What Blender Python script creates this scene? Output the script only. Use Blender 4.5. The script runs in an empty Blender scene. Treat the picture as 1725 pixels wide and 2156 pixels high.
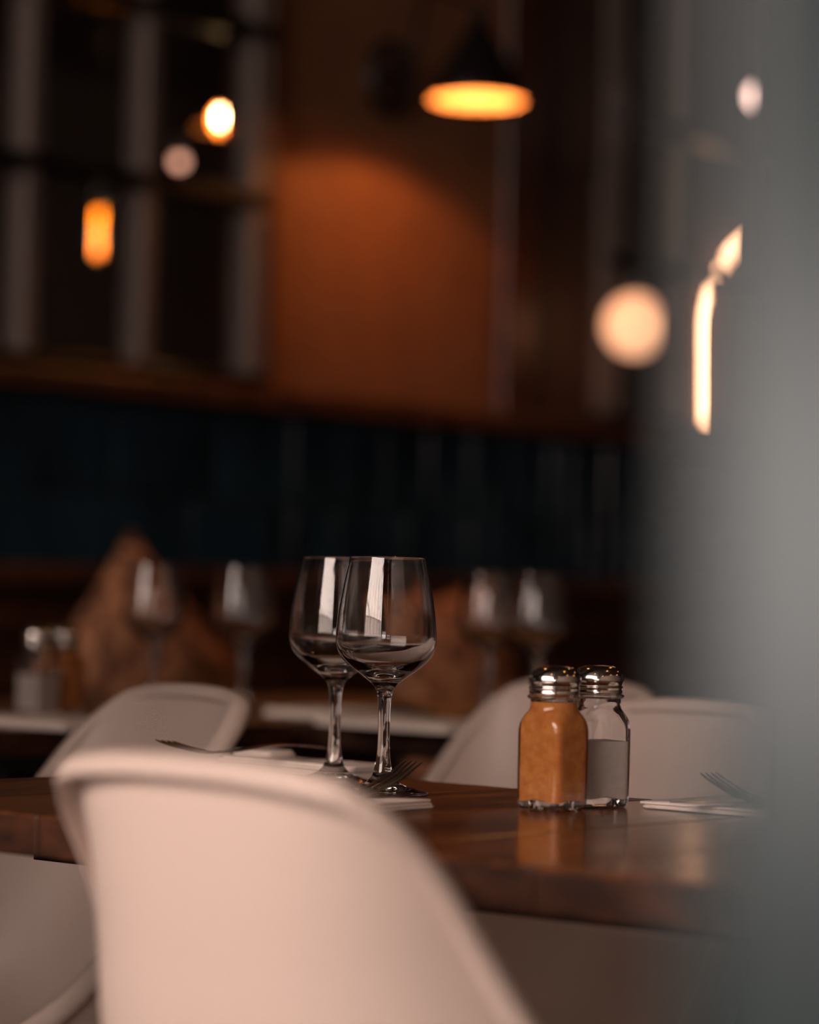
import bpy, math, random
from mathutils import Vector, Matrix
random.seed(7)
sc = bpy.context.scene
COL = sc.collection

# ------------------------------------------------------------------ camera
W_, H_, F_ = 1725.0, 2156.0, 6100.0
EYE = 0.91
PITCH, ROLL = math.radians(1.56), 0.025
cam_d = bpy.data.cameras.new('camera'); cam = bpy.data.objects.new('camera', cam_d); COL.objects.link(cam)
cf = Vector((0, math.cos(PITCH), math.sin(PITCH)))
r0 = Vector((1, 0, 0)); u0 = r0.cross(cf)
cr = r0 * math.cos(ROLL) + u0 * math.sin(ROLL)
cu = u0 * math.cos(ROLL) - r0 * math.sin(ROLL)
m = Matrix((cr, cu, -cf)).transposed().to_4x4(); m.translation = Vector((0, 0, EYE))
cam.matrix_world = m
cam_d.sensor_fit = 'VERTICAL'; cam_d.sensor_height = 30.0; cam_d.sensor_width = 24.0
cam_d.lens = F_ / H_ * 30.0
cam_d.clip_start = 0.05; cam_d.clip_end = 60
cam_d.dof.use_dof = True; cam_d.dof.focus_distance = 2.40; cam_d.dof.aperture_fstop = 2.2
cam_d.dof.aperture_blades = 9; cam_d.dof.aperture_rotation = 0.3
sc.camera = cam

def ray(px, py):
    return cf + cr * ((px - W_ / 2) / F_) + cu * ((H_ / 2 - py) / F_)
def at_z(px, py, z):                       # the pixel's point on the level z
    d = ray(px, py); t = (z - EYE) / d.z
    return Vector((d.x * t, d.y * t, z))
def at_y(px, py, Y):                       # the pixel's point at depth Y
    d = ray(px, py); t = Y / d.y
    return Vector((d.x * t, Y, EYE + d.z * t))

# room frame: e runs from the panelled wall into the room, w runs along that wall
CE = Vector((0.758, -0.652, 0)); CW = Vector((0.652, 0.758, 0))
ROT = math.atan2(-0.652, 0.758)
def ew(e, w, z=0.0):
    v = CE * e + CW * w; v.z = z; return v
def to_ew(p):
    return (p.x * CE.x + p.y * CE.y, p.x * CW.x + p.y * CW.y, p.z)
WALL_E = -4.25
def on_wall(px, py, e=WALL_E):             # the pixel's (w, z) on the plane e = const
    d = ray(px, py); t = e / (d.x * CE.x + d.y * CE.y)
    return (d.x * CW.x + d.y * CW.y) * t, EYE + d.z * t

# ------------------------------------------------------------------ light and exposure
sc.view_settings.view_transform = 'Standard'; sc.view_settings.look = 'None'
sc.view_settings.gamma = 1.0; sc.view_settings.exposure = 0.0
sc.view_settings.use_curve_mapping = False
wd = bpy.data.worlds.new('world'); sc.world = wd; wd.use_nodes = True
wd.node_tree.nodes['Background'].inputs[0].default_value = (0.45, 0.62, 0.75, 1)
wd.node_tree.nodes['Background'].inputs[1].default_value = 0.3
sc.cycles.use_denoising = True
sc.cycles.max_bounces = 14; sc.cycles.transmission_bounces = 14; sc.cycles.transparent_max_bounces = 16
sc.cycles.diffuse_bounces = 4; sc.cycles.glossy_bounces = 8
sc.cycles.sample_clamp_indirect = 4.0
sc.cycles.caustics_refractive = True; sc.cycles.caustics_reflective = False
sc.cycles.blur_glossy = 0.5

def area(name, loc, facing, sx, sy, power, col, spread=180):
    l = bpy.data.lights.new(name, 'AREA'); l.shape = 'RECTANGLE'; l.size = sx; l.size_y = sy
    l.energy = power; l.color = col; l.spread = math.radians(spread); l.cycles.use_multiple_importance_sampling = True
    o = bpy.data.objects.new(name, l); COL.objects.link(o); o.location = loc
    o.rotation_euler = Vector(facing).to_track_quat('-Z', 'Y').to_euler()
    return o
def point(name, loc, power, col, r=0.02):
    l = bpy.data.lights.new(name, 'POINT'); l.energy = power; l.color = col; l.shadow_soft_size = r; l.cycles.use_multiple_importance_sampling = True
    o = bpy.data.objects.new(name, l); COL.objects.link(o); o.location = loc
    return o
# daylight comes through the glazing of the shop front, wall_front, at w = -3.0
SKY = 19.0; STREET = 5.5; FILL_GLOW = 8.5        # brightness of the sky and the street behind window_3, and of the added fill panel

# ------------------------------------------------------------------ materials
MATS = {}
def mat(name, col, rough=0.5, metal=0.0, **k):
    if name in MATS: return MATS[name]
    m = bpy.data.materials.new(name); m.use_nodes = True
    b = m.node_tree.nodes['Principled BSDF']
    b.inputs['Base Color'].default_value = (*col, 1); b.inputs['Roughness'].default_value = rough
    b.inputs['Metallic'].default_value = metal
    for key, v in k.items():
        b.inputs[key.replace('_', ' ')].default_value = v
    MATS[name] = m; return m
def noise_mat(name, c1, c2, scale, rough=0.5, stretch=(1, 1, 1), bump=0.0, lo=0.35, hi=0.65, rvar=0.0, detail=6, **k):
    m = mat(name, c1, rough, **k); nt = m.node_tree; b = nt.nodes['Principled BSDF']
    tc = nt.nodes.new('ShaderNodeTexCoord'); mp = nt.nodes.new('ShaderNodeMapping')
    mp.inputs['Scale'].default_value = stretch
    oi = nt.nodes.new('ShaderNodeObjectInfo')
    ad = nt.nodes.new('ShaderNodeVectorMath'); ad.operation = 'ADD'
    sc_ = nt.nodes.new('ShaderNodeVectorMath'); sc_.operation = 'SCALE'; sc_.inputs['Scale'].default_value = 7.0
    cb = nt.nodes.new('ShaderNodeCombineXYZ')
    nt.links.new(oi.outputs['Random'], cb.inputs[0]); nt.links.new(oi.outputs['Random'], cb.inputs[1])
    nt.links.new(cb.outputs[0], sc_.inputs[0])
    nt.links.new(tc.outputs['Object'], ad.inputs[0]); nt.links.new(sc_.outputs[0], ad.inputs[1])
    nt.links.new(ad.outputs[0], mp.inputs[0])
    n = nt.nodes.new('ShaderNodeTexNoise'); n.inputs['Scale'].default_value = scale; n.inputs['Detail'].default_value = detail
    r = nt.nodes.new('ShaderNodeValToRGB')
    r.color_ramp.elements[0].position = lo; r.color_ramp.elements[1].position = hi
    r.color_ramp.elements[0].color = (*c1, 1); r.color_ramp.elements[1].color = (*c2, 1)
    nt.links.new(mp.outputs[0], n.inputs['Vector']); nt.links.new(n.outputs['Fac'], r.inputs[0])
    nt.links.new(r.outputs[0], b.inputs['Base Color'])
    if bump:
        bp = nt.nodes.new('ShaderNodeBump'); bp.inputs['Strength'].default_value = bump; bp.inputs['Distance'].default_value = 0.002
        nt.links.new(n.outputs['Fac'], bp.inputs['Height']); nt.links.new(bp.outputs[0], b.inputs['Normal'])
    if rvar:
        mr = nt.nodes.new('ShaderNodeMapRange'); mr.inputs['To Min'].default_value = rough - rvar; mr.inputs['To Max'].default_value = rough + rvar
        nt.links.new(n.outputs['Fac'], mr.inputs['Value']); nt.links.new(mr.outputs[0], b.inputs['Roughness'])
    return m
def emit(name, col, s):
    m = mat(name, col, 0.5); b = m.node_tree.nodes['Principled BSDF']
    b.inputs['Emission Color'].default_value = (*col, 1); b.inputs['Emission Strength'].default_value = s
    return m

M_GLASS = mat('clear_glass', (1, 1, 1), 0.0, IOR=1.5, Transmission_Weight=1.0)
M_CHAIR = mat('cream_plastic', (0.57, 0.465, 0.415), 0.42, Specular_IOR_Level=0.35)
M_TABLE = noise_mat('table_wood', (0.050, 0.016, 0.006), (0.17, 0.056, 0.020), 5, 0.19, (9, 1.0, 1), 0.0, rvar=0.03)
M_ENDGRAIN = noise_mat('end_grain', (0.018, 0.006, 0.003), (0.065, 0.022, 0.009), 22, 0.6, (1, 1, 2), 0.3, Specular_IOR_Level=0.25)
M_TABLE2 = noise_mat('table_wood_worn', (0.038, 0.013, 0.006), (0.15, 0.050, 0.018), 5, 0.38, (9, 1.0, 1), 0.12, rvar=0.08, Specular_IOR_Level=0.3)
M_DARKWOOD = noise_mat('dark_wood', (0.030, 0.010, 0.005), (0.085, 0.028, 0.012), 4, 0.38, (1, 6, 6), 0.1)
M_STEEL = mat('dark_steel', (0.012, 0.011, 0.011), 0.35, 0.6)
M_FRAME = mat('window_frame_paint', (0.11, 0.085, 0.078), 0.4)
M_CHROME = mat('chrome', (0.80, 0.76, 0.73), 0.13, 1.0)
M_CUTLERY = mat('brushed_cutlery_steel', (0.42, 0.38, 0.36), 0.20, 1.0)
M_NAPKIN = noise_mat('napkin_cloth', (0.80, 0.69, 0.62), (0.88, 0.78, 0.71), 900, 0.9, (1, 1, 1), 0.5)
M_SPICE = noise_mat('ground_spice', (0.74, 0.23, 0.045), (0.92, 0.36, 0.09), 120, 0.85, bump=0.15)
M_SALT = noise_mat('salt', (0.93, 0.81, 0.74), (0.97, 0.88, 0.82), 160, 0.9, bump=0.1)
M_TILE = noise_mat('teal_glaze', (0.0015, 0.009, 0.016), (0.008, 0.028, 0.050), 2.5, 0.16, bump=0.25, detail=2)
M_GROUT = noise_mat('grout', (0.06, 0.075, 0.08), (0.08, 0.095, 0.10), 60, 0.9)
M_PLASTER = noise_mat('rust_plaster', (0.15, 0.062, 0.028), (0.18, 0.076, 0.034), 9, 0.75, bump=0.12)
M_DIM = noise_mat('umber_paint', (0.035, 0.016, 0.010), (0.05, 0.023, 0.014), 6, 0.7)
M_CEIL = noise_mat('charcoal_paint', (0.03, 0.025, 0.022), (0.04, 0.033, 0.03), 5, 0.8)
M_FLOOR = noise_mat('floor_boards', (0.050, 0.026, 0.017), (0.09, 0.05, 0.033), 5, 0.4, (1, 8, 1), 0.1)
M_LIGHTWALL = noise_mat('cream_paint', (0.42, 0.36, 0.31), (0.48, 0.41, 0.36), 6, 0.7)
M_LEATHER = noise_mat('bench_leather', (0.030, 0.011, 0.006), (0.05, 0.018, 0.009), 30, 0.45, bump=0.2)
M_CUSHION = noise_mat('cushion_weave', (0.12, 0.045, 0.022), (0.50, 0.23, 0.12), 26, 0.85, (1, 1, 1), 0.4, 0.42, 0.58, detail=3)
M_PILLAR = noise_mat('pillar_paint', (0.022, 0.036, 0.040), (0.026, 0.040, 0.044), 6, 0.22, Coat_Weight=0.15, Coat_Roughness=0.2)
M_LEGWOOD = noise_mat('leg_beech', (0.42, 0.24, 0.13), (0.52, 0.31, 0.18), 8, 0.45, (6, 6, 1))
M_BLACK = mat('black_enamel', (0.008, 0.006, 0.006), 0.3, 0.2)
M_SHADEIN = mat('shade_inner_enamel', (0.34, 0.24, 0.15), 0.5)
M_BULB = emit('warm_bulb', (1.0, 0.40, 0.09), 40)
M_HOT = emit('hot_bulb', (1.0, 0.62, 0.28), 130)
M_FIL = emit('filament', (1.0, 0.22, 0.008), 36)
M_GLOBE = emit('opal_globe', (1.0, 0.50, 0.27), 1.15)
M_GLOBE2 = emit('opal_shade_lit', (1.0, 0.52, 0.32), 1.6)
M_ARCH = emit('arch_light_strip', (1.0, 0.50, 0.27), 17)
M_SMALL = emit('small_lamp_glow', (1.0, 0.50, 0.34), 2.6)

M_DAY = emit('sky_glazing', (1.0, 0.79, 0.69), SKY)
M_STREET = emit('street_glazing', (1.0, 0.76, 0.66), STREET)
M_FILLGLOW = emit('fill_panel_glow', (1.0, 0.90, 0.85), FILL_GLOW)
def pane_mat():
    m = bpy.data.materials.new('pane_glass'); m.use_nodes = True; nt = m.node_tree; nt.nodes.clear()
    o = nt.nodes.new('ShaderNodeOutputMaterial'); mx = nt.nodes.new('ShaderNodeMixShader')
    t = nt.nodes.new('ShaderNodeBsdfTransparent'); g = nt.nodes.new('ShaderNodeBsdfGlossy')
    g.inputs['Roughness'].default_value = 0.02; g.inputs['Color'].default_value = (1, 1, 1, 1)
    t.inputs['Color'].default_value = (0.93, 0.93, 0.93, 1)
    mx.inputs[0].default_value = 0.07
    nt.links.new(t.outputs[0], mx.inputs[1]); nt.links.new(g.outputs[0], mx.inputs[2]); nt.links.new(mx.outputs[0], o.inputs[0])
    return m
M_PANE = pane_mat()

# ------------------------------------------------------------------ mesh helpers
def make_mesh(name, V, Fc, material, smooth=True, autosmooth=None):
    me = bpy.data.meshes.new(name); me.from_pydata([tuple(v) for v in V], [], Fc); me.update()
    import bmesh
    bm = bmesh.new(); bm.from_mesh(me); bmesh.ops.recalc_face_normals(bm, faces=bm.faces)
    if autosmooth is not None:
        for e in bm.edges:
            e.smooth = not (len(e.link_faces) == 2 and e.calc_face_angle(0) > autosmooth)
    bm.to_mesh(me); bm.free()
    if smooth: me.polygons.foreach_set('use_smooth', [True] * len(me.polygons))
    me.materials.append(material); me.update()
    return me
def obj(name, me, parent=None, loc=None, rotz=0.0):
    o = bpy.data.objects.new(name, me); COL.objects.link(o)
    if parent: o.parent = parent
    if loc is not None: o.location = loc
    if rotz: o.rotation_euler = (0, 0, rotz)
    return o
def tag(o, label, cat, group=None):
    o['label'] = label; o['category'] = cat
    if group: o['group'] = group
    return o
def thing(name, label, cat, loc, rotz=0.0, group=None):
    o = bpy.data.objects.new(name, None); COL.objects.link(o); o.location = loc; o.rotation_euler = (0, 0, rotz)
    return tag(o, label, cat, group)
def structure(o):
    o['kind'] = 'structure'; return o
class MB:
    def __init__(s): s.V = []; s.F = []; s.flat = False
    def add(s, V, F):
        n = len(s.V); s.V += [Vector(v) for v in V]; s.F += [tuple(i + n for i in f) for f in F]; return s
    def box(s, x0, x1, y0, y1, z0, z1, b=0.0):
        if b <= 0:
            V = [(x, y, z) for x in (x0, x1) for y in (y0, y1) for z in (z0, z1)]
            return s.add(V, [(0, 1, 3, 2), (4, 6, 7, 5), (0, 4, 5, 1), (2, 3, 7, 6), (0, 2, 6, 4), (1, 5, 7, 3)])
        import bmesh
        s.flat = True
        bm = bmesh.new(); bmesh.ops.create_cube(bm, size=1)
        for v in bm.verts:
            v.co = Vector(((x0 + x1) / 2 + v.co.x * (x1 - x0), (y0 + y1) / 2 + v.co.y * (y1 - y0), (z0 + z1) / 2 + v.co.z * (z1 - z0)))
        bmesh.ops.bevel(bm, geom=list(bm.edges), offset=b, segments=2, affect='EDGES', profile=0.5)
        bm.verts.index_update(); V = [v.co.copy() for v in bm.verts]; F = [[v.index for v in f.verts] for f in bm.faces]; bm.free()
        return s.add(V, F)
    def tube(s, pts, rad, n=10, cap=True, flat=1.0):
        pts = [Vector(p) for p in pts]; rad = rad if isinstance(rad, (list, tuple)) else [rad] * len(pts)
        V = []; F = []; up = Vector((0, 0, 1)); prev = None
        for i, p in enumerate(pts):
            t = (pts[min(i + 1, len(pts) - 1)] - pts[max(i - 1, 0)]).normalized()
            if prev is None:
                a = up if abs(t.z) < 0.9 else Vector((1, 0, 0)); prev = (a - t * a.dot(t)).normalized()
            else: prev = (prev - t * prev.dot(t)).normalized()
            bb = t.cross(prev)
            for k in range(n):
                an = 2 * math.pi * k / n
                V.append(p + prev * (math.cos(an) * rad[i] * flat) + bb * (math.sin(an) * rad[i]))
        for i in range(len(pts) - 1):
            for k in range(n):
                k2 = (k + 1) % n; F.append((i * n + k, i * n + k2, (i + 1) * n + k2, (i + 1) * n + k))
        if cap:
            F.append(tuple(range(n))[::-1]); F.append(tuple((len(pts) - 1) * n + k for k in range(n)))
        return s.add(V, F)
    def lathe(s, prof, n=48, closed=False, c=(0, 0, 0)):
        V = []; F = []; c = Vector(c); rings = []
        for (r, z) in prof:
            if r < 1e-6: rings.append([len(V)]); V.append(c + Vector((0, 0, z)))
            else:
                rings.append(list(range(len(V), len(V) + n)))
                V += [c + Vector((r * math.cos(2 * math.pi * k / n), r * math.sin(2 * math.pi * k / n), z)) for k in range(n)]
        R = rings + ([rings[0]] if closed else [])
        for a, b in zip(R[:-1], R[1:]):
            for k in range(n):
                k2 = (k + 1) % n
                if len(a) == 1 and len(b) == 1: continue
                if len(a) == 1: F.append((a[0], b[k], b[k2]))
                elif len(b) == 1: F.append((a[k], b[0], a[k2]))
                else: F.append((a[k], b[k], b[k2], a[k2]))
        return s.add(V, F)
    def mesh(s, name, material, smooth=True, autosmooth=math.radians(35)):
        if s.flat: smooth = False
        return make_mesh(name, s.V, s.F, material, smooth, autosmooth)
def spline(P, n):
    """Catmull-Rom through the tuples P, n steps per span"""
    P = [Vector(p) for p in P]; out = []
    for i in range(len(P) - 1):
        a = P[max(i - 1, 0)]; b = P[i]; c = P[i + 1]; d = P[min(i + 2, len(P) - 1)]
        for k in range(n):
            t = k / n
            out.append(0.5 * ((2 * b) + (c - a) * t + (2 * a - 5 * b + 4 * c - d) * t * t + (3 * b - a - 3 * c + d) * t ** 3))
    out.append(P[-1]); return out
def copy_tree(o, parent=None):
    c = o.copy(); COL.objects.link(c)
    if parent: c.parent = parent
    for ch in list(o.children): copy_tree(ch, c)
    return c

# ------------------------------------------------------------------ the room shell (local axes: x = e, y = w)
def shell(name, mb, material, smooth=False):
    return structure(obj(name, mb.mesh(name, material, smooth), rotz=ROT))
E1, W0, W1, ZC = 2.8, -3.0, 8.2, 3.6
BACK = -9.2                                            # far side of the room seen through the windows
shell('floor', MB().box(BACK, E1, W0 - 0.2, W1 + 3, -0.1, 0.0), M_FLOOR)
shell('ceiling', MB().box(BACK, E1, W0 - 0.2, W1 + 3, ZC, ZC + 0.1), M_CEIL)
shell('wall_right', MB().box(E1, E1 + 0.1, W0, W1 + 3, 0, ZC), M_LIGHTWALL)
shell('wall_end', MB().box(BACK, E1, W1 + 2.9, W1 + 3, 0, ZC), M_DIM)
shell('wall_far', MB().box(BACK - 0.1, BACK, W0, W1 + 3, 0, ZC), M_DIM)

# the shop front behind the camera: sill, lintel and side pieces round the glass, bars across it
sf = MB()
def fr(a, b, c, d): sf.box(a, b, W0 - 0.1, W0 + 0.1, c, d)
fr(BACK, -4.2, 0, ZC); fr(1.15, 1.4, 0, ZC); fr(2.5, E1, 0, ZC)
fr(-4.2, 1.15, 0, 0.9); fr(-4.2, 1.15, 3.4, ZC); fr(1.4, 2.5, 0, 0.65); fr(1.4, 2.5, 1.35, ZC)
shell('wall_front', sf, M_DIM)
w3 = structure(obj('window_3', MB().box(-4.2, 1.15, W0 - 0.04, W0 + 0.04, 0.9, 0.96).mesh('window_3', M_FRAME, False), rotz=ROT))
for k in range(25):
    x = -4.1 + k * 0.217
    wd_ = (0.012, 0.03, 0.018)[k % 3]
    obj('mullion', MB().box(x - wd_, x + wd_, W0 - 0.03, W0 + 0.03, 0.96, 3.4).mesh('mullion', M_STEEL, False), w3)
obj('transom', MB().box(-4.2, 1.15, W0 - 0.06, W0 + 0.03, 1.85, 1.90).mesh('transom', M_STEEL, False), w3)
ar = [(-2.6 + 1.3 * math.cos(a), W0, 1.38 + 0.9 * math.sin(a)) for a in [math.pi * i / 20 for i in range(21)]]
obj('arched_bar', MB().tube(ar, 0.035, 8).mesh('arched_bar', M_STEEL), w3)
for k in range(24):
    obj('pane', MB().box(-4.1 + k * 0.217, -4.1 + (k + 1) * 0.217, W0 - 0.06, W0 - 0.045, 1.87, 3.4).mesh('pane', M_DAY, False), w3)
    obj('pane', MB().box(-4.1 + k * 0.217, -4.1 + (k + 1) * 0.217, W0 - 0.06, W0 - 0.045, 0.96, 1.87).mesh('pane', M_STREET, False), w3)
glow_root = structure(obj('fill_light_panel', MB().box(1.4, 2.5, W0 - 0.03, W0 + 0.03, 0.65, 0.70).mesh('fill_light_panel', M_FRAME, False), rotz=ROT))  # added glowing panel, put in for the sheen on the pillar
obj('pane', MB().box(1.4, 2.5, W0 - 0.06, W0 - 0.045, 0.70, 1.35).mesh('pane', M_FILLGLOW, False), glow_root)
# unseen blocker added on the left to shade the left chair
shell('shade_blocker', MB().box(-2.70, -1.78, 0.70, 0.90, 0, ZC), M_DIM)

# the back wall: solid up to the ledge, windows and a plaster panel above it
LEDGE = 1.33
WP0, _ = on_wall(575, 500); WP1, _ = on_wall(1045, 500); WP2, _ = on_wall(1112, 500); WG2, _ = on_wall(1270, 500)
wb = MB()
wb.box(WALL_E - 0.15, WALL_E - 0.012, W0, W1 + 3, 0, LEDGE - 0.04)
wall_back = shell('wall_back', wb, M_GROUT)
# glazed tiles on it, one object each
tile_me = MB().box(0, 0.010, 0.0022, 0.0728, 0.0022, 0.1978, 0.003).mesh('tile', M_TILE)
zt0 = LEDGE - 0.045 - 0.2
w_first = on_wall(-60, 1000)[0] - 0.075 * 12; w_last = on_wall(1640, 1000)[0] + 0.9
nt_ = int((w_last - w_first) / 0.075) + 1
for r in range(3):
    for k in range(nt_):
        t = obj('tile', tile_me, wall_back, (WALL_E - 0.012, w_first + k * 0.075, zt0 - r * 0.2))
        t.rotation_euler = (random.uniform(-.004, .004), random.uniform(-.006, .006), random.uniform(-.012, .012))
shell('trim_1', MB().box(WALL_E - 0.13, WALL_E + 0.045, W0, W1 + 3, LEDGE - 0.045, LEDGE, 0.006), M_DARKWOOD, True)
# plaster panel
shell('wall_plaster', MB().box(WALL_E - 0.12, WALL_E - 0.01, WP0, WP1, LEDGE, ZC), M_PLASTER)
shell('trim_2', MB().box(WALL_E - 0.13, WALL_E + 0.03, WP1, WP2, LEDGE, ZC, 0.006), M_DARKWOOD, True)
shell('trim_3', MB().box(WALL_E - 0.13, WALL_E + 0.012, WP0 - 0.035, WP0, LEDGE, ZC, 0.004), M_DARKWOOD, True)
shell('wall_panel', MB().box(WALL_E - 0.12, WALL_E - 0.02, WP2, WG2, LEDGE, 1.93), M_DIM)
shell('wall_upper', MB().box(WALL_E - 0.12, WALL_E - 0.005, WP2, WG2, 1.93, ZC), M_DIM)

def grid_window(name, wa, wbb, posts, bars):
    root = structure(obj(name, MB().box(WALL_E - 0.1, WALL_E + 0.02, wa, wbb, LEDGE, LEDGE + 0.03, 0.004).mesh(name, M_STEEL), rotz=ROT))
    for p in posts:
        obj('mullion', MB().box(WALL_E - 0.05, WALL_E + 0.01, p - 0.019, p + 0.019, LEDGE + 0.03, ZC, 0.003).mesh('mullion', M_FRAME), root)
    zs = [LEDGE + 0.03] + bars + [ZC]
    for z in bars:
        obj('glazing_bar', MB().box(WALL_E - 0.045, WALL_E + 0.02, wa, wbb, z - 0.017, z + 0.017, 0.003).mesh('glazing_bar', M_STEEL), root)
    ps = sorted(posts)
    for i in range(len(ps) - 1):
        for j in range(len(zs) - 1):
            obj('pane', MB().box(WALL_E - 0.026, WALL_E - 0.022, ps[i] + 0.018, ps[i + 1] - 0.018, zs[j] + 0.015, zs[j + 1] - 0.015).mesh('pane', M_PANE, False), root)
    return root
wA = on_wall(58, 600)[0]; wB = on_wall(305, 600)[0]; wC = on_wall(533, 600)[0]
zb1 = on_wall(430, 402)[1]; zb2 = on_wall(350, 22)[1]
grid_window('window_1', wA - 0.36, WP0 - 0.035, [wA - 0.34, wA, wB, wC], [zb1, zb2])
p1 = on_wall(1298, 800)[0]; p2 = on_wall(1440, 800)[0]; p3 = on_wall(1615, 800)[0]
grid_window('window_2', WG2, p3 + 0.4, [WG2 + 0.012, p1, p2, p3, p3 + 0.38], [zb1, zb2])
shell('wall_beyond', MB().box(WALL_E - 0.12, WALL_E - 0.005, p3 + 0.4, W1 + 3, LEDGE, ZC), M_DIM)

# a few dim ceiling beams in the room beyond the windows
for k in range(4):
    b = shell('trim_%d' % (4 + k), MB().box(BACK + 0.01, -4.41, 0.6 + k * 1.35, 0.78 + k * 1.35, 2.72, 2.92, 0.01), M_LIGHTWALL, True)

# the painted pillar right in front of the lens, out of focus
pe = at_y(1465, 1200, 0.51)
pm = MB().box(0, 0.16, 0, 0.10, 0, ZC, 0.004)
pillar = structure(obj('pillar', pm.mesh('pillar', M_PILLAR), loc=(pe.x, pe.y, 0), rotz=math.radians(-8)))

# ------------------------------------------------------------------ banquette
bq = thing('banquette', 'long dark wooden bench with slatted back below the teal tiled wall', 'bench', ew(WALL_E + 0.03, 2.4), ROT)
def bpart(n, me): return obj(n, me, bq)
bpart('seat', MB().box(0.06, 0.55, -4.2, 5.0, 0.36, 0.45, 0.02).mesh('seat', M_LEATHER))
bpart('base', MB().box(0.06, 0.50, -4.2, 5.0, 0.0, 0.36).mesh('base', M_DARKWOOD, False))
bpart('back_panel', MB().box(0.0, 0.03, -4.2, 5.0, 0.45, 0.90).mesh('back_panel', M_LEATHER, False))
bpart('top_rail', MB().box(0.0, 0.085, -4.2, 5.0, 0.905, 0.945, 0.006).mesh('top_rail', M_DARKWOOD))
for z in (0.835, 0.72, 0.60):
    bpart('slat', MB().box(0.03, 0.055, -4.2, 5.0, z - 0.02, z + 0.02, 0.005).mesh('slat', M_DARKWOOD))

# ------------------------------------------------------------------ tables (local x = e, y = w, origin at one corner on the floor)
TT = 0.74
def table(label, e0, w0, le, lw, n, mats, group=None):
    t = thing('dining_table', label, 'table', ew(e0, w0), ROT, group)
    pw = le / n
    for k in range(n):
        m_ = mats[0] if k < 3 else mats[1]
        me = MB().box(k * pw + 0.0004, (k + 1) * pw - 0.0004, 0, lw, TT - 0.031, TT, 0.0022).mesh('plank', m_)
        me.materials.append(M_ENDGRAIN)
        for f in me.polygons:
            if f.normal.z < 0.3: f.material_index = 1
        obj('plank', me, t)
    obj('crossbar', MB().box(0.09, le - 0.09, lw * 0.4 - 0.03, lw * 0.4 + 0.03, TT - 0.06, TT - 0.031).mesh('crossbar', M_STEEL, False), t)
    for x in (0.285, le - 0.20):
        y = lw * 0.40
        obj('post', MB().box(x - 0.028, x + 0.028, y - 0.028, y + 0.028, 0.012, TT - 0.031, 0.004).mesh('post', M_STEEL), t)
        obj('foot_plate', MB().lathe([(0, 0), (0.105, 0), (0.107, 0.004), (0.095, 0.012), (0.04, 0.02), (0, 0.02)], 40, c=(x, y, 0)).mesh('foot_plate', M_STEEL), t)
    return t
c0 = to_ew(Vector((-0.498, 2.32, 0)))
E0, Wn = c0[0], c0[1]
tab = table('dark brown plank dining table in front carrying the two sharp wine glasses', E0, Wn, 1.225, 0.556, 8, (M_TABLE2, M_TABLE))
tb_l = table('small dark dining table at the back left under the pair of blurred shakers', -3.63, 2.20, 1.12, 0.50, 8, (M_TABLE2, M_TABLE2))
tb_r = table('dark dining table behind the front one with four blurred wine glasses', -3.20, 2.74, 1.40, 0.75, 9, (M_TABLE2, M_TABLE2))

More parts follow.
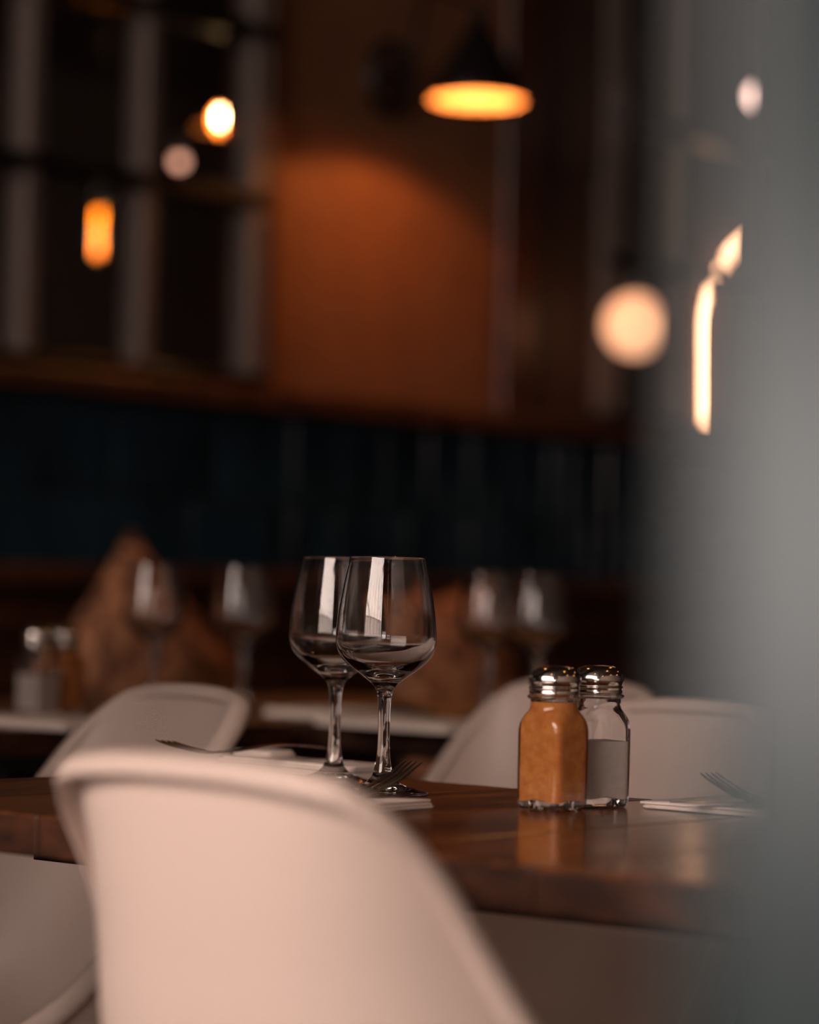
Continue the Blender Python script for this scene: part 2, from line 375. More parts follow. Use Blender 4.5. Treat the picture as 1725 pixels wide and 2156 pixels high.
# ------------------------------------------------------------------ wine glasses
def glass_parts():
    out = [(3.20, 19.72), (3.30, 19.2), (3.58, 17.9), (3.86, 16.4), (4.08, 14.9), (4.20, 13.6), (4.22, 12.8), (4.12, 12.1), (3.86, 11.5), (3.35, 10.9), (2.70, 10.35), (2.0, 9.85),
           (1.42, 9.40), (1.02, 9.05), (0.78, 8.72), (0.64, 8.35), (0.575, 7.9), (0.53, 7.0), (0.50, 6.0), (0.495, 5.0), (0.52, 4.0), (0.60, 3.0), (0.74, 2.1), (0.95, 1.45), (1.35, 1.0), (1.9, 0.72), (2.6, 0.48), (3.3, 0.32), (3.75, 0.24)]
    inn = [(0.0, 10.02), (0.5, 10.03), (1.1, 10.12), (1.8, 10.38), (2.5, 10.75), (3.2, 11.22), (3.68, 11.72), (3.95, 12.25), (4.06, 12.9), (4.05, 13.6), (3.95, 14.9), (3.74, 16.4), (3.465, 17.9), (3.19, 19.2), (3.09, 19.70)]
    O = [(p.x / 100, p.y / 100) for p in spline([(a, b, 0) for a, b in out], 3)]
    I = [(p.x / 100, p.y / 100) for p in spline([(a, b, 0) for a, b in inn], 3)]
    rim = [(0.0311, 0.1976), (0.03145, 0.1979), (0.0318, 0.1977)]
    cut1 = min(range(len(O)), key=lambda i: abs(O[i][1] - 0.0872)); cut2 = min(range(len(O)), key=lambda i: abs(O[i][1] - 0.021))
    bowl = I + rim + O[:cut1 + 1]
    stem = O[cut1:cut2 + 1]
    foot = O[cut2:] + [(0.0383, 0.0018), (0.0385, 0.0012), (0.0382, 0.0006), (0.0374, 0.0002), (0.030, 0.0010), (0.015, 0.0022), (0.0, 0.0028)]
    r = []
    for n, p in (('bowl', bowl), ('stem', stem), ('foot', foot)):
        mb = MB().lathe(p, 72); me = make_mesh(n, mb.V, mb.F, M_GLASS, True)
        r.append(me)
    # open pieces share their rims, so make every face point outward
    import bmesh
    for me in r:
        bm = bmesh.new(); bm.from_mesh(me)
        if me.name.startswith('stem'):
            f = max(bm.faces, key=lambda f: f.calc_area()); c = f.calc_center_median()
            if f.normal.dot(Vector((c.x, c.y, 0))) < 0: bmesh.ops.reverse_faces(bm, faces=bm.faces)
        if me.name.startswith('foot'):
            f = min(bm.faces, key=lambda f: f.calc_center_median().z + 0 * f.calc_area())
            if f.normal.z > 0: bmesh.ops.reverse_faces(bm, faces=bm.faces)
        if me.name.startswith('bowl'):
            c0_ = [f for f in bm.faces if 0.15 < f.calc_center_median().z < 0.16]
            f = max(c0_, key=lambda f: f.calc_center_median().xy.length); c = f.calc_center_median()
            if f.normal.dot(Vector((c.x, c.y, 0))) < 0: bmesh.ops.reverse_faces(bm, faces=bm.faces)
        bm.to_mesh(me); bm.free()
    return r
G_ME = glass_parts()
def wine_glass(label, p, group=None, rz=0.0):
    g = thing('wine_glass', label, 'glass', (p.x, p.y, TT + 0.0003), rz, group)
    for me in G_ME: obj(me.name.split('.')[0], me, g)
    return g
wine_glass('empty stemmed wine glass in focus, the nearer and right one of the sharp pair', at_z(805, 1672, TT))
wine_glass('empty stemmed wine glass in focus, partly behind the other sharp glass, on the left', at_z(702, 1649, TT))
def back_glass(px, D, label):
    p = at_y(px, 1400, D); wine_glass(label, Vector((p.x, D, 0)), 'blurred wine glasses on the back table')
back_glass(322, 3.95, 'blurred wine glass in front of the upright brown cushion, above the left cream chair')
back_glass(510, 3.95, 'blurred wine glass above the right corner of the left cream chair')
back_glass(1028, 3.95, 'blurred wine glass on the back table just left of another, above the shakers')
back_glass(1130, 3.88, 'blurred wine glass directly above the spice shaker on the back table')

# ------------------------------------------------------------------ shakers
def sq_ring(a, n_exp, z, n, round_=0.0):
    """one ring: superellipse half-size a blended to a circle"""
    out = []
    for k in range(n):
        t = 2 * math.pi * k / n; c, s_ = math.cos(t), math.sin(t)
        rr = a / ((abs(c) ** n_exp + abs(s_) ** n_exp) ** (1 / n_exp))
        out.append(Vector((rr * c, rr * s_, z)))
    return out
def loft(rings, cap0=True, cap1=True):
    n = len(rings[0]); V = [v for r in rings for v in r]; F = []
    for i in range(len(rings) - 1):
        for k in range(n):
            k2 = (k + 1) % n; F.append((i * n + k, i * n + k2, (i + 1) * n + k2, (i + 1) * n + k))
    if cap0:
        V.append(sum(rings[0], Vector()) / n); c = len(V) - 1
        F += [(c, (k + 1) % n, k) for k in range(n)]
    if cap1:
        V.append(sum(rings[-1], Vector()) / n); c = len(V) - 1; b = (len(rings) - 1) * n
        F += [(c, b + k, b + (k + 1) % n) for k in range(n)]
    return V, F
NS = 96
def jar_rings(off, zlo, zhi, step=0.0016):
    """outline of the jar, pulled in by off"""
    P = [(0.000, 0.0190, 6), (0.0015, 0.0205, 7), (0.005, 0.0210, 9), (0.03, 0.0210, 11), (0.062, 0.0210, 11), (0.067, 0.0209, 8), (0.0715, 0.0204, 5), (0.0750, 0.0196, 3.4), (0.0775, 0.0189, 2.4), (0.0795, 0.0188, 2.0), (0.089, 0.0188, 2.0)]
    R = []; z = zlo
    while z <= zhi + 1e-6:
        for (a, b) in zip(P[:-1], P[1:]):
            if a[0] <= z <= b[0] + 1e-9:
                t = (z - a[0]) / (b[0] - a[0]); sz = a[1] + (b[1] - a[1]) * t; ex = a[2] + (b[2] - a[2]) * t; break
        R.append(sq_ring(sz - off, ex, z, NS)); z += step
    return R
outer = jar_rings(0, 0, 0.086)
neck = [(0.0188, 0.0868), (0.0205, 0.0872), (0.0213, 0.0882), (0.0214, 0.0890), (0.0206, 0.0900), (0.0186, 0.0904), (0.0180, 0.0920), (0.0164, 0.0920), (0.0163, 0.0880)]
neck_r = [[Vector((r * math.cos(2 * math.pi * k / NS), r * math.sin(2 * math.pi * k / NS), z)) for k in range(NS)] for r, z in neck]
inner = jar_rings(0.0024, 0.0064, 0.0862)
def dome_floor(r):                          # the arched bottom edge the jar shows on each face
    o = []
    for v in r:
        t = math.atan2(v.y, v.x); o.append(Vector((v.x, v.y, v.z + 0.0022 * abs(math.cos(2 * t)) ** 2)))
    return o
inner_j = [dome_floor(inner[0])] + [dome_floor(inner[1])] + inner[4:]
V, Fa = loft(outer + neck_r + inner_j[::-1])
JAR_ME = make_mesh('glass_jar', V, Fa, M_GLASS, True, math.radians(50))
def fill_mesh(name, zhi, material):
    # the fill meets the glass from inside: overlap the inner wall slightly so no air film shows
    R = jar_rings(0.0022, 0.0064, zhi); R = [dome_floor(R[0]), dome_floor(R[1])] + R[4:]
    V, Fa = loft(R); return make_mesh(name, V, Fa, material, True, math.radians(50))
SPICE_ME = fill_mesh('ground_spice', 0.0860, M_SPICE); SALT_ME = fill_mesh('salt', 0.0530, M_SALT)
capp = [(0.0188, 0.0906), (0.0197, 0.0908), (0.0199, 0.0925), (0.0195, 0.0938), (0.0197, 0.0944), (0.0202, 0.0952), (0.0203, 0.0960), (0.0197, 0.0968), (0.0196, 0.0976), (0.0203, 0.0990), (0.0209, 0.1010), (0.0209, 0.1032),
        (0.0203, 0.1058), (0.0188, 0.1086), (0.0160, 0.1110), (0.0120, 0.1126), (0.0070, 0.1133), (0.0, 0.1135), (0.0, 0.1128), (0.0070, 0.1126), (0.0155, 0.1102), (0.0190, 0.1055), (0.0196, 0.1030), (0.0186, 0.0975), (0.0186, 0.0906)]
cp = [(p.x, p.y) for p in spline([(a, b, 0) for a, b in capp], 3)]
CAP_ME = MB().lathe([(max(a, 0), b) for a, b in cp], 64).mesh('metal_cap', M_CHROME, True, math.radians(70))
hb = MB()
for k in range(9):
    a = 2 * math.pi * k / 8; r = 0.0 if k == 8 else 0.0085
    z = 0.1136 if k == 8 else 0.11315
    hb.lathe([(0.0, z + 0.0001), (0.0008, z), (0.0009, z - 0.0004)], 10, c=(r * math.cos(a), r * math.sin(a), 0))
HOLE_ME = hb.mesh('hole', M_BLACK)
def shaker(label, p, fill_name, fill_me, rz=0.0, group=None):
    s = thing('shaker', label, 'shaker', (p.x, p.y, TT + 0.0003), ROT + rz, group)
    obj('glass_jar', JAR_ME, s)
    f = obj(fill_name, fill_me, s)
    c = obj('metal_cap', CAP_ME, s); obj('hole', HOLE_ME, c)
    return s
shaker('glass shaker full of orange-brown ground spice with a domed metal cap, in focus', at_z(1162, 1705, TT), 'ground_spice', SPICE_ME)
shaker('glass shaker half full of white salt with a domed metal cap, in focus', at_z(1254, 1697, TT), 'salt', SALT_ME, math.radians(-24))
shaker('small blurred salt shaker with white filling, far left on the back table', at_z(78, 1509, TT), 'salt', SALT_ME, 0, 'shakers on the back left table')
shaker('small blurred shaker with brown filling right of the blurred salt shaker, back left', at_z(132, 1507, TT), 'ground_spice', SPICE_ME, 0, 'shakers on the back left table')

# ------------------------------------------------------------------ shell chairs (local +y = the way it faces, x = its right)
def chair_meshes():
    C = [(-.093, .808), (-.094, .785), (-.092, .74), (-.087, .69), (-.079, .63), (-.060, .56), (-.022, .49), (.05, .448), (.15, .434), (.28, .437), (.38, .436), (.435, .415)]
    R = [(.107, -.078, .799), (.124, -.058, .780), (.138, -.028, .748), (.151, .003, .703), (.170, .040, .645), (.196, .100, .580), (.224, .175, .530), (.230, .26, .498), (.228, .34, .478), (.220, .395, .463), (.200, .43, .448), (.165, .445, .428)]
    n = 5
    Cs = spline([(0, a, b) for a, b in C], n); Rs = spline(R, n); NQ = 17
    V = []; F = []
    for c, r in zip(Cs, Rs):
        for k in range(-NQ, NQ + 1):
            q = k / NQ; a = abs(q); u = math.sin(q * math.pi / 2 * 0.72) / math.sin(math.pi / 2 * 0.72)
            V.append(Vector((r.x * u, c.y + (r.y - c.y) * a ** 2.3, c.z + (r.z - c.z) * a ** 2.3)))
    m_ = 2 * NQ + 1
    for i in range(len(Cs) - 1):
        for k in range(m_ - 1):
            F.append((i * m_ + k, i * m_ + k + 1, (i + 1) * m_ + k + 1, (i + 1) * m_ + k))
    sh = make_mesh('shell', V, F, M_CHAIR, True)
    ns = len(Cs)
    edge = [V[i * m_] for i in range(ns - 1, 0, -1)] + [V[k] for k in range(m_)] + [V[i * m_ + m_ - 1] for i in range(1, ns)] + [V[(ns - 1) * m_ + k] for k in range(m_ - 2, 0, -1)]
    # smooth the loop a little, then curl a lip outwards from it
    for _ in range(3):
        edge = [(edge[i - 1] + edge[i] * 2 + edge[(i + 1) % len(edge)]) / 4 for i in range(len(edge))]
    L = []; Fl = []; N = len(edge)
    cen = Vector((0, .16, .60))
    prof = [(-.005, -.001), (-.002, .003), (.003, .0045), (.010, .0038), (.0155, .0005), (.0178, -.006), (.0170, -.010), (.0150, -.0095), (.0135, -.005), (.008, -.002), (.003, -.003), (.002, -.009), (-.003, -.0105), (-.0052, -.006)]
    for i, p in enumerate(edge):
        t = (edge[(i + 1) % N] - edge[i - 1]).normalized()
        # outward = away from the chair's inner space, square to the edge
        inn = Vector((0, .14, .62)) - p; o = -(inn - t * inn.dot(t)).normalized()
        # up-facing direction of the lip: along the shell past its edge
        s_ = o.cross(t).normalized()
        if i < ns - 1: base = V[(ns - 1 - i) * m_ + 1]
        elif i < ns - 1 + m_: base = V[min(m_ + (i - ns + 1), 2 * m_ - 1)]
        else: base = p + Vector((-0.01 * (1 if p.x > 0 else -1), 0, 0))
        d = p - base; d = (d - t * d.dot(t))
        if i >= ns - 1 and i < ns - 1 + m_: pass
        L.append((p, t, o))
    # robust frame: 'past the edge' direction from a blended field
    ring = []
    for (p, t, o) in L:
        k = max(0.0, min(1.0, (p.z - .50) / .28))
        up = Vector((0, -0.10, 1.0)) * k + Vector((1 if p.x > 0 else -1, 0, 0.25)) * (1 - k) * min(1, abs(p.x) / .08) + Vector((0, 1, 0)) * (1 if p.y > .42 else 0) * (1 - min(1, abs(p.x) / .2))
        up = (up - t * up.dot(t)).normalized()
        back = t.cross(up).normalized()
        if back.dot(p - Vector((0, .16, p.z + .25))) < 0: back = -back
        for a, b in prof: ring.append(p + back * a + up * b)
    M = len(prof)
    for i in range(N):
        j = (i + 1) % N
        for k in range(M):
            k2 = (k + 1) % M; Fl.append((i * M + k, i * M + k2, j * M + k2, j * M + k))
    lip = make_mesh('rolled_edge', ring, Fl, M_CHAIR, True)
    return sh, lip
CH_SHELL, CH_LIP = chair_meshes()
def leg_mesh(sx, sy):
    top = (sx * .10, .16 + sy * .11, .445); bot = (sx * .215, .16 + sy * .22, 0.0)
    return MB().tube([top, [(a + b) / 2 for a, b in zip(top, bot)], bot], [.015, .0135, .010], 12).mesh('leg', M_LEGWOOD)
LEG_ME = [leg_mesh(a, b) for a in (-1, 1) for b in (-1, 1)]
br = MB()
for sx in (-1, 1):
    br.tube([(sx * .13, .02, .30), (-sx * .13, .30, .30)], .004, 8)
br.tube([(-.13, .02, .30), (.13, .02, .30)], .004, 8).tube([(-.13, .30, .30), (.13, .30, .30)], .004, 8)
BR_ME = br.mesh('brace', M_STEEL)
def chair(label, p, facing, group=None):
    f = Vector((facing.x, facing.y, 0)).normalized(); rz = math.atan2(-f.x, f.y)
    c = thing('shell_chair', label, 'chair', (p[0], p[1], 0), rz, group)
    s = obj('shell', CH_SHELL, c)
    sol = s.modifiers.new('thickness', 'SOLIDIFY'); sol.thickness = 0.006; sol.offset = 0
    sub = s.modifiers.new('smooth', 'SUBSURF'); sub.levels = 1; sub.render_levels = 1
    l = obj('rolled_edge', CH_LIP, c)
    for me in LEG_ME: obj('leg', me, c)
    obj('brace', BR_ME, c)
    return c
def chair_by_corner(label, px, py, facing, side):
    """stand the chair so that the top corner of its back shows at the pixel"""
    p = at_z(px, py, 0.806); f = facing.normalized(); r = Vector((f.y, -f.x, 0))
    o = p - r * (0.116 * side) + f * 0.080
    return chair(label, (o.x, o.y), facing)
chair_by_corner('large cream shell chair nearest the camera, seen from behind in front of the table', 150, 1582, CW, -1)
chair_by_corner('cream shell chair at the far left corner of the front table, its shaded inside showing', 508, 1464, Vector((-.83, -.56, 0)), -1)
chair_by_corner('cream shell chair half hidden behind the spice shaker, beyond the front table', 1368, 1450, Vector((-.76, -.65, 0)), -1)
chair_by_corner('bright cream shell chair behind the salt shaker and the right fork', 1645, 1497, Vector((-.74, -.67, 0)), -1)

# ------------------------------------------------------------------ napkins
def napkin(label, e0, e1, w0, w1, layers, th, ang=0.0, group=None, table_z=TT):
    """folded cloth: stacked soft layers, slightly offset"""
    cx, cy = (e0 + e1) / 2, (w0 + w1) / 2
    p = ew(cx, cy)
    mb = MB(); hx, hy = (e1 - e0) / 2, (w1 - w0) / 2
    for i in range(layers):
        ox = 0.0012 * math.sin(i * 2.3); oy = 0.0012 * math.cos(i * 1.7); ins = 0.001 * (i % 2)
        n = 10; t = th / layers; V = []; F = []
        # rounded rectangular slab with corner radius and a slight wave
        ringp = []
        rc = 0.008
        for q, (sx, sy) in enumerate(((1, 1), (-1, 1), (-1, -1), (1, -1))):
            for a in range(5):
                an = math.pi / 2 * (q + a / 4)
                ringp.append((sx * (hx - rc - ins) + rc * math.cos(an) + ox, sy * (hy - rc - ins) + rc * math.sin(an) + oy))
        levels = [(0.9965, 0.0), (1.0, 0.3), (1.0, 0.7), (0.9965, 0.98), (0.6, 1.04), (0.02, 1.0)]
        R = []
        for s_, h in levels:
            R.append([Vector((x * s_, y * s_, i * t + h * t + 0.0005 * math.sin(40 * x + 2 * i))) for x, y in ringp])
        vv, ff = loft(R); mb.add(vv, ff)
    o = obj('napkin', mb.mesh('napkin', M_NAPKIN, True, math.radians(60)), loc=(p.x, p.y, table_z + 0.0006), rotz=ROT + ang)
    return tag(o, label, 'napkin', group)
# right setting: its left corner at pixel (1343, 1704)
pr = at_z(1343, 1702, TT); er, wr, _ = to_ew(pr)
NR = napkin('folded white napkin with a fork and knife on it, right of the salt shaker', er, er + 0.21, wr, wr + 0.17, 3, 0.0055)
pm_ = at_z(921, 1702, TT); em, wm, _ = to_ew(pm_)
napkin('folded white napkin under the upright-tined fork beside the near wine glass', em - 0.2, em, wm - 0.19, wm, 3, 0.0060)
napkin('thick narrow folded napkin behind the wine glass stems at the far table edge', E0 + 0.006, E0 + 0.172, Wn + 0.492, Wn + 0.552, 4, 0.012)
pk = at_z(650, 1594, TT + 0.0126); ek, wk, _ = to_ew(pk)
napkin('small folded napkin on top of the thick narrow one at the far left setting', E0 + 0.008, ek, Wn + 0.506, Wn + 0.548, 2, 0.0055, table_z=TT + 0.0128)
# back table napkins
def nap_px(label, px, py, de, dw, th, group='napkins on the back tables', layers=2):
    p = at_z(px, py, TT); e, w, _ = to_ew(p)
    return napkin(label, e, e + de, w, w + dw, layers, th, 0, group)
nap_px('blurred folded white napkin at the left edge of the picture on the back table', -110, 1522, 0.20, 0.14, 0.010)
nap_px('blurred folded white napkin left of the wine glass stems on the back table', 548, 1506, 0.12, 0.15, 0.010)
nap_px('blurred folded white napkin holding dark cutlery right of the wine glass stems, back table', 655, 1526, 0.22, 0.19, 0.010)

# ------------------------------------------------------------------ cutlery (local +x towards the tips)
def fork_meshes(rise):
    def zc(x):                                # height of the fork's centre line
        if x < -0.02: return 0.004 + 0.0045 * math.sin(math.pi * min(1, (-x - 0.02) / 0.12))
        if x < 0.012: t = (x + 0.02) / 0.032; return 0.004 - 0.0005 * t
        t = (x - 0.012) / 0.055; return 0.0035 + rise * t ** 1.55
    prof = [(-0.135, .0085), (-0.130, .0100), (-0.11, .0098), (-0.08, .0075), (-0.05, .0052), (-0.025, .0036), (-0.01, .0038), (0.0, .0062), (0.008, .0098), (0.016, .0118), (0.024, .0124), (0.029, .0124)]
    V = []; F = []
    for x, w in prof:
        z = zc(x); th = 0.0011
        dish = 0.0014 if x > 0 else 0.0
        V += [Vector((x, -w, z + dish)), Vector((x, 0, z + th - dish * .5)), Vector((x, w, z + dish)), Vector((x, w * .9, z - th + dish)), Vector((x, 0, z - th - dish * .5)), Vector((x, -w * .9, z - th + dish))]
    for i in range(len(prof) - 1):
        for k in range(6):
            k2 = (k + 1) % 6; F.append((i * 6 + k, i * 6 + k2, (i + 1) * 6 + k2, (i + 1) * 6 + k))
    F.append((0, 1, 2, 3, 4, 5)); b = (len(prof) - 1) * 6; F.append(tuple(b + k for k in (5, 4, 3, 2, 1, 0)))
    body = make_mesh('handle', V, F, M_CUTLERY, True, math.radians(50))
    tines = []
    for k in range(4):
        y = -0.0105 + k * 0.007; pts = []; rad = []
        for i in range(12):
            x = 0.0275 + 0.0395 * i / 11; pts.append((x, y, zc(x) + (0.001 if k in (0, 3) else 0) * (1 - i / 11))); rad.append(0.0019 - 0.0009 * (i / 11) ** 2)
        rad[-1] = 0.0005
        tines.append(MB().tube(pts, rad, 8, flat=0.7).mesh('tine', M_CUTLERY))
    return body, tines
def fork(label, tip_px, tip_py, D, direction, base_z, rise, group=None):
    f = Vector((direction.x, direction.y, 0)).normalized()
    tip = at_y(tip_px, tip_py, D); body, tines = fork_meshes(rise)
    loc = tip - f * 0.067
    o = thing('fork', label, 'fork', (loc.x, loc.y, base_z), math.atan2(f.y, f.x), group)
    obj('handle', body, o)
    for t in tines: obj('tine', t, o)
    return o
fork('steel fork with raised tines on the right napkin, pointing left towards the salt shaker', 1490, 1630, 2.29, -CE, TT + 0.0075, 0.0215)
fork('steel fork whose raised tines stand in front of the near wine glass foot', 872, 1612, 2.31, Vector((0.78, 0.62, 0)), TT + 0.0064, 0.0250)
fork('steel fork at the far left setting, only its dark tine tips above the near chair', 345, 1580, 2.52, -CW, TT + 0.0195, 0.012)
def knife(label, p, direction, group=None):
    f = Vector((direction.x, direction.y, 0)).normalized()
    o = thing('knife', label, 'knife', (p.x, p.y, p.z), math.atan2(f.y, f.x), group)
    pr_ = [(0.0, .0045, .002), (0.02, .0085, .0012), (0.07, .0098, .001), (0.10, .0085, .0008), (0.118, .0040, .0006), (0.123, .0008, .0005)]
    V = []; F = []
    for x, w, t in pr_: V += [Vector((x, -w * .6, .0015)), Vector((x, 0, .0015 + t)), Vector((x, w, .0015)), Vector((x, 0, .0015 - t * .6))]
    for i in range(len(pr_) - 1):
        for k in range(4):
            k2 = (k + 1) % 4; F.append((i * 4 + k, i * 4 + k2, (i + 1) * 4 + k2, (i + 1) * 4 + k))
    F += [(0, 1, 2, 3), tuple(len(V) - 1 - k for k in range(4))]
    obj('blade', make_mesh('blade', V, F, M_CUTLERY, True, math.radians(40)), o)
    hp = [(-.10, 0, .0065), (-.095, 0, .0065), (-.06, 0, .0060), (-.02, 0, .0045), (0.002, 0, .0022)]
    obj('handle', MB().tube(hp, [.003, .0068, .0075, .0062, .004], 14, flat=0.8).mesh('handle', M_CUTLERY), o)
    return o
kp = at_z(1410, 1693, TT + 0.0080)
knife('steel table knife lying under the fork on the right napkin, its dark handle raised', kp + (CE * 0.6 + CW * 0.8).normalized() * 0.123, -(CE * 0.6 + CW * 0.8))
pb = at_z(915, 1509, TT + 0.0130)
knife('blurred dark knife on the back table napkin right of the wine glass stems', pb, CE * 0.9 - CW * 0.2)

# ------------------------------------------------------------------ cushions on the banquette
def cushion(label, size, th, loc, rot_in_plane, lean, name='cushion'):
    n = 20; V = []; F = []
    for s_ in (1, -1):
        for i in range(n + 1):
            for j in range(n + 1):
                x = -1 + 2 * i / n; y = -1 + 2 * j / n
                pin = 1 - 0.07 * (1 - abs(y)) ** 1 * abs(x) ** 3; pin2 = 1 - 0.07 * (1 - abs(x)) * abs(y) ** 3
                h = th * ((1 - x * x) * (1 - y * y)) ** 0.42
                h *= 1 + 0.12 * math.sin(4 * x + 2 * y)
                V.append(Vector((s_ * h / 2, x * pin * size / 2, y * pin2 * size / 2)))
    m_ = (n + 1) ** 2
    for s_ in (0, 1):
        for i in range(n):
            for j in range(n):
                q = (s_ * m_ + i * (n + 1) + j, s_ * m_ + (i + 1) * (n + 1) + j, s_ * m_ + (i + 1) * (n + 1) + j + 1, s_ * m_ + i * (n + 1) + j + 1)
                F.append(q if s_ == 0 else q[::-1])
    me = make_mesh(name, V, F, M_CUSHION, True)
    o = obj(name, me, loc=loc)
    o.matrix_world = Matrix.Translation(loc) @ Matrix.Rotation(ROT, 4, 'Z') @ Matrix.Rotation(lean, 4, 'Y') @ Matrix.Rotation(rot_in_plane, 4, 'X')
    return tag(o, label, 'cushion')
wq, zq = on_wall(272, 1192, WALL_E + 0.22)
cushion('brown woven cushion balanced on one corner against the bench, its peak up', 0.40, 0.13, ew(WALL_E + 0.27, wq, 0.735), math.radians(45), math.radians(-10))
wq, _ = on_wall(935, 1400, WALL_E + 0.25)
cushion('mottled brown cushion lying against the bench back, right of the sharp wine glasses', 0.42, 0.15, ew(WALL_E + 0.28, wq, 0.70), math.radians(9), math.radians(-14))

# ------------------------------------------------------------------ lamps
# wall lamp: plate, swan-neck arm, cone shade open below, bulb
le_ = WALL_E + 0.33
wl, zl = on_wall(1005, 213, le_)
lamp = thing('wall_lamp', 'black cone-shaded swan-neck wall lamp glowing orange underneath', 'lamp', ew(le_, wl, zl), ROT)
sh = [(0.100, 0.0), (0.101, 0.004), (0.086, 0.045), (0.058, 0.105), (0.036, 0.140), (0.024, 0.155), (0.020, 0.185), (0.010, 0.195), (0.0, 0.196)]
obj('lamp_shade', MB().lathe(sh, 48).mesh('lamp_shade', M_BLACK), lamp)
si = [(0.099, 0.0005), (0.084, 0.045), (0.056, 0.104), (0.034, 0.138), (0.0, 0.140)]
obj('shade_lining', MB().lathe(si, 48).mesh('shade_lining', M_SHADEIN), lamp)
obj('bulb', MB().lathe([(0, 0.058), (0.014, 0.062), (0.021, 0.072), (0.020, 0.085), (0.014, 0.10), (0.010, 0.115), (0.010, 0.138)], 24).mesh('bulb', emit('lamp_bulb', (1.0, 0.42, 0.10), 6)), lamp)
wpl, zpl = on_wall(825, 165)
dx = WALL_E - le_ - 0.008; dy = wpl - wl; dz = zpl - zl
tb = [(math.cos(2 * math.pi * i / 24), math.sin(2 * math.pi * i / 24)) for i in range(25)]
obj('wall_plate', MB().tube([(dx, dy + 0.062 * a, dz + 0.075 * b) for a, b in tb], 0.016, 10, cap=False).tube([(dx, dy, dz), (dx + 0.03, dy, dz)], 0.022, 16).mesh('wall_plate', M_BLACK), lamp)
arm = spline([(dx + 0.01, dy, dz), (dx + 0.06, dy + 0.005, dz + 0.05), (dx + 0.08, dy + 0.01, dz + 0.13), (dx + 0.14, dy * .6, dz + 0.175), (-0.05, dy * .15, 0.225), (0, 0, 0.21), (0, 0, 0.185)], 6)
obj('arm', MB().tube(arm, 0.0085, 10).mesh('arm', M_BLACK), lamp)
lp = ew(le_, wl, zl + 0.045)
pt = point('wall_lamp_light', lp, 9.0, (1.0, 0.34, 0.085), 0.012)

# lamps hanging in the room beyond the windows
def pendant(name, label, px, py, D, r, material, kind='globe', group=None, hl=None):
    p = at_y(px, py, D)
    o = thing(name, label, 'lamp', (p.x, p.y, p.z), ROT, group)
    if kind == 'globe':
        obj('globe', MB().lathe([(r * math.sin(math.pi * i / 16), -r * math.cos(math.pi * i / 16)) for i in range(17)], 32).mesh('globe', material), o)
    elif kind == 'filament':
        rr = 0.0045
        obj('bulb', MB().lathe([(0, -hl), (0.03, -hl + 0.01), (0.034, 0), (0.03, hl - 0.01), (0.012, hl + 0.02)], 20).mesh('bulb', M_PANE), o)
        f = MB()
        for k in range(4):
            a = k * math.pi / 2; f.tube([(0.007 * math.cos(a), 0.007 * math.sin(a), -hl + .02), (0.004 * math.cos(a), 0.004 * math.sin(a), 0), (0.007 * math.cos(a), 0.007 * math.sin(a), hl - .02)], 0.0011, 6)
        obj('filament', f.mesh('filament', material), o)
    top = (hl if hl else r)
    obj('socket', MB().lathe([(0.0, top + 0.05), (0.014, top + 0.045), (0.016, top + 0.0), (0.012, top - 0.006)], 16).mesh('socket', M_BLACK), o)
    obj('cord', MB().tube([(0, 0, top + 0.05), (0, 0, ZC - p.z)], 0.003, 6).mesh('cord', M_BLACK), o)
    return o
pendant('pendant_lamp', 'white-hot round bulb glowing beyond the left window, below the top bar', 478, 248, 7.0, 0.021, M_HOT)
hl_ = bpy.data.objects['pendant_lamp']
obj('halo_disc', MB().lathe([(0.0, 0), (0.034, 0.001), (0.036, 0.006), (0.0, 0.008)], 24).mesh('halo_disc', emit('halo_glow', (1.0, 0.27, 0.03), 5)), hl_).rotation_euler = (math.radians(-90), 0, -ROT)  # added glowing disc that gives the bulb its orange halo
bpy.data.objects['halo_disc'].location = (0.03 * CE.y, 0.03 * CW.y, 0)
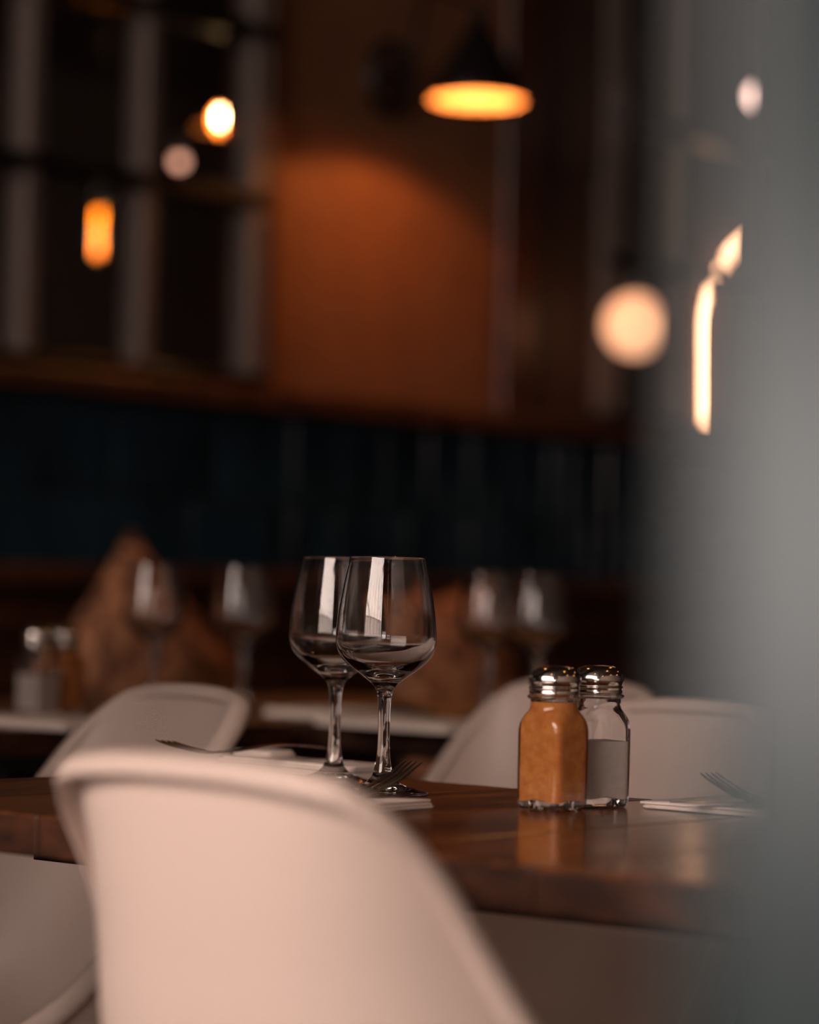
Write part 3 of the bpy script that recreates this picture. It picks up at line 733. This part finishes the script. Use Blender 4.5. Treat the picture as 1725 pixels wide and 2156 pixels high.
pendant('pendant_lamp', 'dim peach round lamp beyond the left window, left below the white-hot bulb', 378, 340, 7.2, 0.016, M_SMALL)
pendant('filament_lamp', 'tall orange filament bulb glowing beyond the left pane', 207, 490, 7.0, 0.03, M_FIL, 'filament', None, 0.072)
pendant('globe_lamp', 'large peach opal globe lamp hanging in front of the right window', 1338, 685, 6.9, 0.076, M_GLOBE)
pendant('pendant_lamp', 'small pinkish-white lamp hanging high at the right, beside the near pillar', 1604, 203, 7.1, 0.032, emit('pink_white', (1.0, .66, .56), 5))
# glowing arch beyond the right window
ac = at_y(1700, 690, 9.2)
s_ = 9.2 / F_
pts = [at_y(1497, y, 9.2) for y in (886, 830, 780, 730, 690)]
cx, cyy, ra, rb = 1690, 690, 193, 215
seg1 = pts + [at_y(cx - ra * math.cos(a), cyy - rb * math.sin(a), 9.2) for a in [math.radians(d) for d in range(5, 36, 5)]]
seg2 = [at_y(cx - ra * math.cos(a), cyy - rb * math.sin(a), 9.2) for a in [math.radians(d) for d in range(41, 69, 4)]]
org = Vector((ac.x, ac.y, 0))
archo = thing('arched_light', 'peach light strip bent into an arch beyond the right window', 'light', org)
for sg, rr in ((seg1, 0.012), (seg2, 0.020)):
    obj('light_strip', MB().tube([p - org for p in sg], rr, 10).mesh('light_strip', M_ARCH), archo)
obj('arch_panel', MB().box(-0.42, 0.42, 0.035, 0.06, 0.0, 2.3).mesh('arch_panel', M_DIM, False), archo)

# pendant bulbs over the dining room, they light it warmly and sparkle in caps and glasses
k = 0
for e in (-2.6, -1.2, 0.4):
    for w in (0.6, 2.4, 4.2):
        p = ew(e + 0.2 * math.sin(3 * w), w, 2.35)
        if True:
            o = thing('pendant_lamp', 'bare warm pendant bulb hanging high above the dining tables', 'lamp', p, 0, 'pendant bulbs over the dining tables')
            obj('bulb', MB().lathe([(0.03 * math.sin(math.pi * i / 10), -0.03 * math.cos(math.pi * i / 10)) for i in range(11)], 16).mesh('bulb', M_BULB), o)
            obj('cord', MB().tube([(0, 0, 0.028), (0, 0, ZC - 2.35)], 0.003, 6).mesh('cord', M_BLACK), o)
